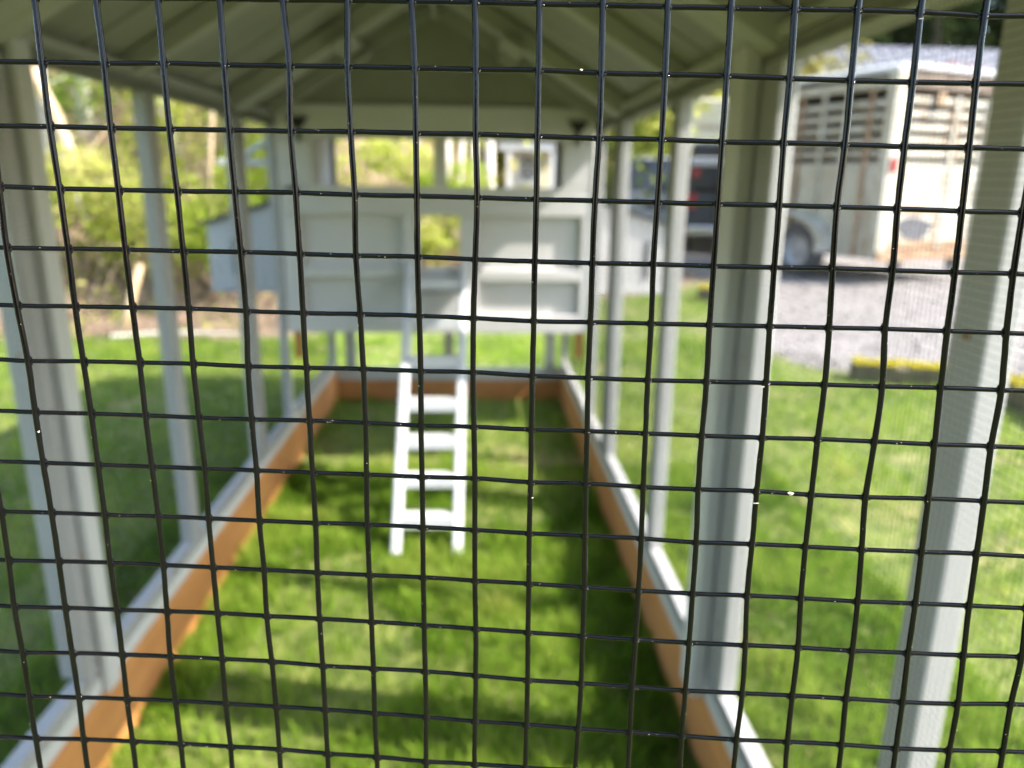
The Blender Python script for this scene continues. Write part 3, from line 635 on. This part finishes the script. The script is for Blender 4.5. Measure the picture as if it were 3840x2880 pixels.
# long tan fallen limb leaning across the brambles
lm = thing('leaning_limb', 'long bare tan limb leaning down across the brambles on the left', 'branch', (-4.0, 8.3, 0))
MB().tube([(-.50, .1, 2.95), (-.33, .05, 2.39), (-.14, .05, 1.94), (.02, 0, 1.39), (.28, -.05, .90), (.55, -.1, .62)], [.06, .06, .065, .06, .05, .035], 8).build('limb', 'bark_tan', lm, smooth=True)
MB().tube([(.0, -.02, 1.42), (.22, .0, 1.62), (.42, .05, 1.86)], [.03, .02, .01], 6).build('side_branch', 'bark_tan', lm)
lm = thing('propped_pole', 'short pale pole propped in the litter at the lawn edge', 'branch', (-2.88, 6.4, 0))
MB().tube([(0, 0, -.03), (.11, .05, .26), (.22, .1, .62)], [.05, .04, .03], 8).build('pole', 'bark_tan', lm, smooth=True)
lm = thing('fallen_stick', 'thin grey stick lying along the far lawn edge on the left', 'branch', (-2.9, 6.35, .03))
MB().tube([(0, 0, 0), (.5, .05, .03), (1.1, .03, .02)], [.02, .018, .008], 6).build('stick', 'bark_pale', lm)
spots = [(-5.2, 11.0, 7, .11, (.05, 0), 'bark_pale'), (-4.0, 12.5, 8, .10, (-.03, 0), 'bark_pale'), (-3.75, 10.6, 7, .10, (-.10, .02), 'bark_pale'),
         (-3.05, 11.2, 8, .13, (-.02, 0), 'bark_pale'), (-2.3, 13.0, 8, .10, (.02, 0), 'bark_tan'), (-6.4, 9.4, 7, .10, (.02, 0), 'bark_tan'),
         (-1.75, 12.4, 8, .16, (.0, 0), 'bark_tan'), (-2.05, 13.0, 7, .06, (.0, 0), 'bark_pale'), (-1.30, 12.8, 9, .10, (.0, 0), 'bark_pale'),
         (-.76, 13.0, 8, .10, (0, 0), 'bark_pale'), (-.24, 12.8, 8, .07, (0, 0), 'bark_pale'), (-.10, 12.4, 8, .05, (.03, 0), 'bark_pale'), (.10, 13.2, 8, .06, (-.03, 0), 'bark_pale'), (.33, 12.9, 8, .085, (0, 0), 'bark_pale'),
         (2.7, 17, 9, .14, (0, 0), 'bark_pale'), (3.3, 19.5, 9, .16, (.02, 0), 'bark_pale'), (-8, 13, 9, .16, (0, 0), 'bark_dark'), (-3.4, 16, 10, .18, (.03, 0), 'bark_dark'), (-9.5, 10, 8, .12, (.02, 0), 'bark_pale'), (.1, 18, 9, .15, (0, 0), 'bark_dark')]
words = ['slim pale tree trunk rising behind the brambles on the left bank', 'pale straight sapling behind the left brambles', 'leaning pale trunk seen between second and third left posts', 'stout white trunk seen beside the awning flap', 'tan trunk behind the awning flap', 'tan trunk at the far left of the bank',
         'stout tan trunk near the left end of the window strip', 'thin pale trunk at the left end of the window strip', 'pale trunk right of the stout tan one in the window strip', 'white trunk just left of the window mullion', 'white trunk just right of the window mullion', 'thin pale stem leaning right in the right window pane', 'thin pale stem leaning left in the right window pane', 'bright white trunk left of the playhouse',
         'pale trunk right of the hen house under the right eave', 'pale trunk beyond the silver car', 'dark trunk deep in the woods on the left', 'tall dark trunk high on the bank', 'pale trunk out on the far left bank', 'dark trunk high on the bank behind the hen house']
for i, ((x, y, h, r0, ln, bk), wd) in enumerate(zip(spots, words)):
    tree('woodland_tree', wd, x, y, h, r0, ln, bk, 'leaf_bright' if i % 3 else 'leaf_green', 20+i, 700, .05, (.35, 1), 1.3)
bsp = [(-3.9, 8.0, 1.5, 1.2, 'leaf_bright'), (-3.1, 7.9, 1.4, 1.15, 'leaf_bright'), (-2.25, 7.7, 1.1, 1.3, 'leaf_lime'), (-5.0, 9.0, 1.8, 1.7, 'leaf_green'), (-3.3, 9.4, 1.7, 1.5, 'leaf_bright'), (-1.9, 9.2, 1.6, 1.6, 'leaf_lime'),
       (-2.6, 10.4, 1.9, 2.0, 'leaf_green'), (-4.3, 10.8, 2.0, 2.1, 'leaf_bright'), (-1.0, 9.6, 1.4, 1.1, 'leaf_bright'), (-.1, 9.4, 1.5, 1.2, 'leaf_lime'), (-.45, 8.9, 1.0, .8, 'leaf_bright'), (.75, 10.6, 1.3, .9, 'leaf_green'), (-1.7, 13.5, 2.4, 2.6, 'leaf_bright'),
       (-.3, 15.5, 2.6, 2.8, 'leaf_bright'), (-4.8, 14, 3.0, 3.2, 'leaf_bright'), (-3.0, 13.4, 2.6, 2.9, 'leaf_gold'), (1.2, 19.5, 2.6, 3.0, 'leaf_bright'), (-1.7, 8.2, .9, .75, 'leaf_green'), (-6.3, 8.2, 1.8, 1.7, 'leaf_bright'), (-5.5, 11.8, 2.4, 2.5, 'leaf_gold')]
bw = ['yellow green bramble bush at the left lawn edge beside the propped pole', 'bramble bush under the leaning tan limb', 'bright bush just left of the left nest box', 'green bush behind the leaning tan limb', 'bright bush high behind the left second post', 'bright bush directly behind the left nest box', 'green bush on the bank above the left nest box', 'large bright bush high on the left bank', 'low bright bush behind the left hen house legs', 'bright bush seen through the pop door', 'low bush left of the pop door view', 'green bush low behind the right window pane', 'large bright bush in the left window pane', 'tall bright bush left of the mullion', 'tall bright thicket at top of left bank', 'golden thicket seen under the left eave', 'tall bright bush behind the playhouse', 'small dark green bush right of the nest box', 'bright bush outside the left frame edge', 'golden bush near the left near post']
for i, ((x, y, w_, h, mt), wd) in enumerate(zip(bsp, bw)):
    bush('bramble_bush' if y < 11 else 'thicket', wd, x, y, w_, h, mt, 60+i, 2400, .034 if y < 11 else .055, None)
rs_ = random.Random(21)
sap = sorted([(rs_.uniform(-6.0, -1.8), rs_.uniform(8.0, 10.8), rs_.uniform(2.4, 4.0), rs_.uniform(.020, .034), rs_.uniform(-.25, .25)) for k in range(9)], key=lambda q: q[0]/q[1])
order = ['leftmost', 'second from left', 'third from left', 'fourth from left', 'middle one', 'fourth from right', 'third from right', 'second from right', 'rightmost']
for k, (x, y, h_, r_, ln_) in enumerate(sap):
    lab = 'thin bare %s sapling leaning %s, %s of the nine on the left bank' % ('tan' if k % 3 == 0 else 'pale', 'right' if ln_ > 0 else 'left', order[k])
    tree('bare_sapling', lab, x, y, h_, r_, (ln_, 0), 'bark_tan' if k % 3 == 0 else 'bark_pale', 'leaf_bright', 500+k, 90, .03, (.3, 1), .7, 'bare saplings on the left bank', 6, cat='sapling')
# bank cover: litter leaves, dry stems and low greens nobody could count
n = 60000; x = rng.uniform(-11, 1.7, n); y = 6.4+rng.random(n)**.8*12; k = (y > 7.0+np.clip(x+1.4, 0, 4)*.9) | (x < -1.7)
x, y = x[k], y[k]; z = np.array([hill(a, b) for a, b in zip(x, y)]); n = len(x)
patch = np.array([noise.noise((a*1.1, b*1.1, 9)) for a, b in zip(x, y)])
hgt = rng.random(n)**2*(.10+.75*np.clip(patch+.25, 0, 1))*np.clip((y-6.4), .1, 1)
V, F, S = leafcloud(np.stack([x, y, z+hgt+.01], 1), .034); g = patch+rng.normal(0, .15, n) > .02
for nm, msk, mt, lb in (('leaf_litter', ~g, 'leaf_dry', 'brown fallen leaves covering the bank beyond the lawn'), ('ground_cover', g, 'leaf_bright', 'low yellow green plants covering the bank')):
    v = V.reshape(-1, 4, 3)[msk].reshape(-1, 3); q = msk.sum()
    tag(link(nm, np_mesh(nm, v, np.arange(q*4), np.full(q, 4), MAT[mt], rng.random(q))), lb, nm.replace('_', ' '), kind='stuff')
m = MB(); r = random.Random(4)
for k in range(900):
    x = r.uniform(-7, 1.2); y = r.uniform(7.2, 12.5)
    if x > -1.5 and y < 8.4: continue
    z = hill(x, y); a = r.uniform(0, 6.28); L = r.uniform(.3, 1.3); m.tube([(x, y, z-.02), (x+math.cos(a)*L*.3, y+math.sin(a)*L*.3, z+L*.55), (x+math.cos(a)*L*.8, y+math.sin(a)*L*.8, z+L*r.uniform(.3, .8))], [.008, .006, .003], 4, False)
tag(m.build('dry_stems', 'stem'), 'tangle of bare tan bramble stems over the bank', 'dry stems', kind='stuff')
# far woods behind everything: a deep belt of foliage on dark trunks
def belt(name, label, x0, x1, y0, y1, z0, z1, n, size, mat, seed):
    r = np.random.default_rng(seed); C_ = r.uniform((x0, y0, 0), (x1, y1, 1), (int(n/90), 3)); k = r.integers(0, len(C_), n)
    d = r.normal(size=(n, 3))*np.array([.55, .55, .45]); P = C_[k]; base = np.array([hill(a, b) for a, b in C_[:, :2]])[k]
    P = np.stack([P[:, 0]+d[:, 0], P[:, 1]+d[:, 1], base+z0+P[:, 2]**1.2*(z1-z0)+d[:, 2]], 1)
    V, F, S = leafcloud(P, size, r); t_ = np.clip(r.uniform(0, 1, len(C_))[k]+r.normal(0, .15, n), 0, 1)
    return tag(link(name, np_mesh(name, V, F, S, MAT[mat], t_)), label, 'woods', kind='stuff')
belt('far_woods', 'bright spring woods filling the view behind the hen house', -17, 5.5, 17, 25, -.3, 9, 70000, .12, 'leaf_bright', 5)
belt('shaded_woods', 'darker woods deep behind the spring growth', -22, 6, 24, 29, -.3, 12, 30000, .22, 'leaf_green', 6)
belt('added_blocker_woods', 'added unseen evergreen belt behind the viewer, darkening the wire reflections', -24, 22, -27, -22, 0, 6.5, 26000, .35, 'leaf_dark', 8)  # foliage belt added out of view to darken what the wires reflect
belt('right_woods', 'dark woods closing the view behind the house and motorhome', 4, 34, 31, 37, 0, 15, 60000, .26, 'leaf_dark', 9)
for i, (x, y, h, s_) in enumerate([(9.6, 27, 12, 2.2), (13.5, 29, 14, 2.6), (17.5, 30, 15, 2.8), (21, 29, 13, 2.6), (6.6, 30, 12, 2.4), (25, 27, 14, 2.6)]):
    lab = ['dark evergreen left of the blue grey roof', 'dark evergreen rising behind the left end of the blue grey roof', 'tall dark evergreen behind the middle of the blue grey roof', 'dark evergreen behind the right end of the blue grey roof', 'dark evergreen behind the motorhome', 'dark evergreen far right beyond the near right post'][i]
    t = thing('evergreen_tree', lab, 'tree', (x, y, 0)); r = np.random.default_rng(300+i)
    MB().tube([(0, 0, -.1), (0, 0, h)], [.28, .04], 8).build('trunk', 'bark_dark', t)
    n = 7000; u = r.random(n)**.8; a = r.uniform(0, 6.28, n); wh = np.floor(u*14)/14; rr = s_*(1-u)*(.55+.45*np.sqrt(r.random(n)))*(.75+.5*np.sin(a*3+wh*40)**2)
    P = np.stack([rr*np.cos(a), rr*np.sin(a), .8+u*(h-.8)-rr*.25], 1); V, F, S = leafcloud(P, .16, r); link('crown', np_mesh('crown', V, F, S, MAT['leaf_dark'], np.clip(r.normal(.4, .25, n), 0, 1)), t)
for i, (x, y, w_, h, lab) in enumerate([(8.2, 19.5, 3.2, 4.6, 'yellow green shrub showing above the front of the livestock trailer'), (6.2, 23, 3.0, 4.0, 'yellow green shrub above the motorhome roof'), (10.2, 24.5, 3.0, 5.5, 'yellow green shrub left of the blue grey roof'), (4.2, 24, 3.2, 4.2, 'pale shrub behind the silver car')]):
    bush('tall_shrub', lab, x, y, w_, h, 'leaf_gold', 400+i, 3200, .09, None, cat='shrub')
# ------------------------------------------------------------------ the wire mesh door the camera looks through
# measured bends of the wires at each weld, in tenths of a millimetre, rows downwards
OFF=[[(99,99),(99,99),(99,99),(99,99),(99,99),(99,99),(99,99),(99,99),(99,99),(7,-3),(9,-2),(8,-2),(9,-1),(6,-1),(3,-1),(-2,-1),(-9,0),(-13,5),(99,99),(99,99)],
[(99,99),(99,99),(-11,1),(-5,1),(-6,-2),(-5,-1),(4,-2),(-2,-3),(10,-3),(8,-3),(9,-4),(9,-1),(10,-1),(6,-1),(4,1),(-2,3),(-8,3),(-12,3),(99,99),(99,99)],
[(99,99),(99,99),(-11,3),(-6,3),(-6,2),(-5,1),(-1,0),(-1,-2),(9,-2),(7,-3),(8,-2),(8,-1),(9,-2),(5,0),(2,-1),(-2,-1),(-10,0),(-9,-1),(99,99),(99,99)],
[(99,99),(-14,4),(-7,5),(-4,4),(-2,3),(-3,1),(2,-1),(2,0),(8,-1),(9,-1),(7,-1),(3,-2),(6,-2),(4,-2),(3,-3),(-6,-3),(-10,-3),(-7,-2),(-12,-2),(99,99)],
[(99,99),(-17,9),(-5,7),(-3,5),(-1,4),(0,2),(3,2),(-1,2),(6,0),(4,2),(5,2),(1,2),(3,0),(3,0),(3,-1),(-3,-3),(-6,-3),(-5,-3),(-13,-4),(99,99)],
[(99,99),(-12,11),(-5,8),(-1,6),(0,4),(2,5),(3,5),(3,3),(7,2),(-1,3),(4,5),(0,3),(4,1),(2,0),(3,-2),(2,-3),(-8,-5),(-5,-5),(-9,-5),(99,99)],
[(99,99),(-5,11),(-2,7),(2,5),(-2,3),(-3,4),(3,2),(5,0),(7,0),(-3,-2),(2,1),(-2,1),(2,1),(3,-1),(5,-3),(4,-4),(0,-5),(-3,-7),(-2,-7),(99,99)],
[(99,99),(-5,6),(1,4),(2,3),(0,3),(-4,2),(3,-1),(5,-1),(5,0),(-2,-2),(1,-1),(-1,-3),(2,-3),(0,-3),(6,-4),(0,-6),(-3,-6),(0,-5),(-6,-6),(99,99)],
[(99,99),(-3,3),(2,2),(4,1),(3,0),(-2,-1),(3,-2),(2,-3),(4,-3),(-1,-5),(0,-2),(-1,-4),(2,-2),(-1,-2),(3,-4),(-2,-1),(-9,-1),(2,-4),(-3,-4),(99,99)],
[(3,5),(0,2),(3,1),(6,-1),(1,-2),(-4,-2),(3,-3),(-1,-5),(3,-5),(-2,-4),(-2,-2),(0,-2),(3,-2),(2,1),(2,-1),(-4,-1),(-4,0),(3,-1),(-2,-3),(99,99)],
[(2,6),(1,2),(2,-1),(6,-2),(1,-2),(-2,-2),(0,-2),(-1,-2),(1,-3),(-3,-1),(-2,0),(2,2),(2,4),(1,5),(0,3),(-3,3),(0,4),(4,2),(-1,1),(99,99)],
[(-2,4),(1,0),(4,-2),(2,-5),(1,-7),(-4,-6),(-1,-6),(-1,-5),(0,-3),(-2,-1),(-3,2),(1,4),(0,6),(0,7),(5,6),(1,5),(1,6),(3,4),(3,3),(8,-1)],
[(1,4),(2,-2),(3,-5),(-2,-7),(2,-8),(0,-8),(0,-4),(-1,-4),(0,-4),(-3,0),(-3,5),(0,6),(-3,8),(-2,10),(7,9),(-1,8),(-1,8),(5,9),(7,6),(2,-1)],
[(0,2),(3,-2),(1,-6),(-1,-8),(1,-8),(2,-8),(-1,-7),(-3,-5),(-1,-2),(-6,2),(-5,3),(-4,6),(-4,8),(-4,10),(2,12),(-2,10),(1,9),(4,11),(4,8),(2,2)],
[(0,0),(0,-6),(2,-8),(1,-10),(3,-10),(2,-10),(-1,-6),(-2,-5),(-4,0),(-8,-1),(-7,1),(-9,2),(99,99),(99,99),(99,99),(99,99),(99,99),(99,99),(99,99),(99,99)]]
ORG = Vector((0.167366, 0.161726, 1.303843)); e1 = Vector((0.9953471, -0.0953326, -0.0139956)).normalized(); en = Vector((0.0946143, 0.9944864, -0.0452211)).normalized(); e2 = en.cross(e1)
MD = Matrix(((e1.x, e2.x, en.x, ORG.x), (e1.y, e2.y, en.y, ORG.y), (e1.z, e2.z, en.z, ORG.z), (0, 0, 0, 1)))
door = thing('wire_mesh_door', 'black vinyl coated square wire mesh door filling the view, slightly ajar', 'wire mesh', mat=MD)
NI0, NI1, NJ0, NJ1 = -10, 30, -10, 26
def off(i, j):
    fi, fj = min(19, max(0, i)), min(14, max(0, j)); o = OFF[fj][fi]
    if o[0] == 99:
        c = [OFF[b][a] for a in range(20) for b in range(15) if OFF[b][a][0] != 99 and abs(a-fi)+abs(b-fj) <= 2]
        o = (sum(q[0] for q in c)/len(c), sum(q[1] for q in c)/len(c)) if c else (0, 0)
    k = 1/(1+.6*(abs(i-fi)+abs(j-fj))); return o[0]*k, o[1]*k
def node(i, j):
    o = off(i, j); u, v = i-9, j-7
    return Vector(((127.3438*u+3.2661*v+o[0])*1e-4, (.0258*u+126.6254*v+o[1])*1e-4, 0))
def cat(p0, p1, p2, p3, t): return .5*((2*p1)+(p2-p0)*t+(2*p0-5*p1+4*p2-p3)*t*t+(3*p1-p0-3*p2+p3)*t*t*t)
def spline(ns, seed, z):
    out = []; K = 6
    for a in range(len(ns)-1):
        p0, p1, p2, p3 = ns[max(a-1, 0)], ns[a], ns[a+1], ns[min(a+2, len(ns)-1)]
        for k in range(K):
            p = cat(p0, p1, p2, p3, k/K); w_ = .00007 if k else .00002
            p = p + Vector((noise.noise((p.x*300, p.y*300, seed))*w_, noise.noise((p.x*300, p.y*300, seed+50))*w_, z)); out.append(p)
    out.append(ns[-1]+Vector((0, 0, z))); return out
for i in range(NI0, NI1+1):
    pts = spline([node(i, j) for j in range(NJ0, NJ1+1)], i, -.00042)
    rs = [.00064+.00005*noise.noise((i*3.1, k*.37, 0)) for k in range(len(pts))]
    MB().tube(pts, rs, 10).build('vertical_wire', 'wire', door, smooth=True)
for j in range(NJ0, NJ1+1):
    pts = spline([node(i, j) for i in range(NI0, NI1+1)], 100+j, .00032)
    rs = [.00054+.00004*noise.noise((k*.41, j*3.7, 0)) for k in range(len(pts))]
    MB().tube(pts, rs, 10).build('horizontal_wire', 'wire', door, smooth=True)
# pooled coating in the corners of every weld
m = MB()
for i in range(-2, 23):
    for j in range(-2, 18):
        p = node(i, j); dx = (node(i+1, j)-node(i-1, j)).normalized(); dy = (node(i, j+1)-node(i, j-1)).normalized()
        for sx in (-1, 1):
            for sy in (-1, 1):
                R_ = .00075*(1+.4*noise.noise((i*2.3+sx, j*2.9+sy, 0))); a0, b0 = .00045, .00038
                ring = []
                for k in range(6):
                    t = k/5*math.pi/2; u = a0+R_*(1-math.sin(t)); v = b0+R_*(1-math.cos(t)); ring.append((u, v))
                ring.append((0, b0+R_*.3)); ring.append((0, 0)); ring.append((a0+R_*.3, 0))
                ring = [(a0+R_, b0)]+ring[1:5]+[(a0, b0+R_), (0, b0+R_*.6), (0, 0), (a0+R_*.6, 0)]
                vs = [p+dx*(sx*u)+dy*(sy*v) for u, v in ring]; base = len(m.v)
                cen = p+dx*(sx*(a0+.2*R_))+dy*(sy*(b0+.2*R_))
                for zz in (-.00042, .00042): m.v += [tuple(q+Vector((0, 0, zz*.55))) for q in vs]+[tuple(cen+Vector((0, 0, zz)))]
                n = len(vs)
                for k in range(n):
                    k2 = (k+1) % n; m.f += [(base+k, base+k2, base+n), (base+n+1+k2, base+n+1+k, base+2*n+1), (base+k, base+n+1+k, base+n+1+k2, base+k2)]
m.build('weld_coating', 'wire', door, kind='stuff', smooth=True)
# door frame boards, outside the picture
for a, b in (((-.25, -.225, .001), (-.2435, 1.12, .03)), ((.270, -.225, .001), (.30, 1.12, .03)), ((-.243, -.25, .001), (.269, -.216, .03)), ((-.243, .241, .001), (.269, .275, .03))):
    MB().cbox(a, b, .002).build('frame_board', 'paint', door)
for k in range(6): MB().cbox((-.243, .278+k*.14, .006), (.269, .415+k*.14, .022), .002).build('kick_blocker', 'paint', door)  # unseen solid boards added to keep front sky light off the interior
MB().cbox((-.243, -.33, .001), (.269, -.253, .03), .002).build('frame_board', 'paint', door)
# dust specks stuck to the coating
m = MB(); r = random.Random(11)
for k in range(420):
    i, j = r.randint(-1, 20), r.randint(-1, 15); p = node(i, j)
    if r.random() < .5: p = p.lerp(node(i+1, j), r.random()); q = Vector((0, r.uniform(-.0004, .0002), -.00026))
    else: p = p.lerp(node(i, j+1), r.random()); q = Vector((r.uniform(-.0005, .0005), 0, -.00098))
    c = p+q; s_ = r.uniform(.00003, .00009); m.add([c+Vector((s_*1.5, 0, 0)), c+Vector((-s_, s_, 0)), c+Vector((-s_, -s_, 0)), c+Vector((0, 0, -s_))], [(0, 1, 3), (1, 2, 3), (2, 0, 3)])
m.build('dust_specks', 'fleck', door, kind='stuff')
# larger dry crumbs caught on the wires (they rest on it, so each is its own thing)
def crumb(name, label, i, j, fx, fy, s_, seed, z=-.0008):
    r = random.Random(seed); p = node(int(i), int(j)); p = p+(node(int(i)+1, int(j))-p)*fx+(node(int(i), int(j)+1)-p)*fy+Vector((0, 0, z))
    m = MB(); K = 7; ring = [Vector((math.cos(a)*s_*r.uniform(.6, 1.3), math.sin(a)*s_*.55*r.uniform(.6, 1.3), r.uniform(-.3, .3)*s_)) for a in [2*math.pi*k/K for k in range(K)]]
    vs = [MD @ (p+q) for q in ring]+[MD @ (p+Vector((0, 0, -s_*.5))), MD @ (p+Vector((0, 0, s_*.4)))]
    m.add(vs, [(k, (k+1) % K, K) for k in range(K)]+[((k+1) % K, k, K+1) for k in range(K)])
    tag(m.build(name, 'fleck'), label, 'debris')
crumb('bark_crumb', 'largest tan crumb lying on a horizontal wire over the sunny lawn right of the run', 14, 8, .62, -.03, .00085, 1)
crumb('bark_crumb', 'tan crumb on the vertical wire just left of the largest crumb', 14, 8, -.01, .19, .0006, 2)
crumb('seed_husk', 'pale husk on a vertical wire below the first left post', 1, 7, .02, .35, .0005, 3)
crumb('seed_husk', 'pale husk at the junction near the top right corner over the trailer roof', 16, 0, .0, .12, .0006, 4)
crumb('seed_husk', 'tan husk on the wire junction beside the big right stile', 14, 6, -.05, .05, .0005, 5)
crumb('seed_husk', 'pale husk on the vertical wire right of the ladder', 10, 8, .02, .27, .00045, 6)
crumb('seed_husk', 'pale speck of husk on the top horizontal wire under the roof', 10, 1, .68, -.02, .0004, 7)
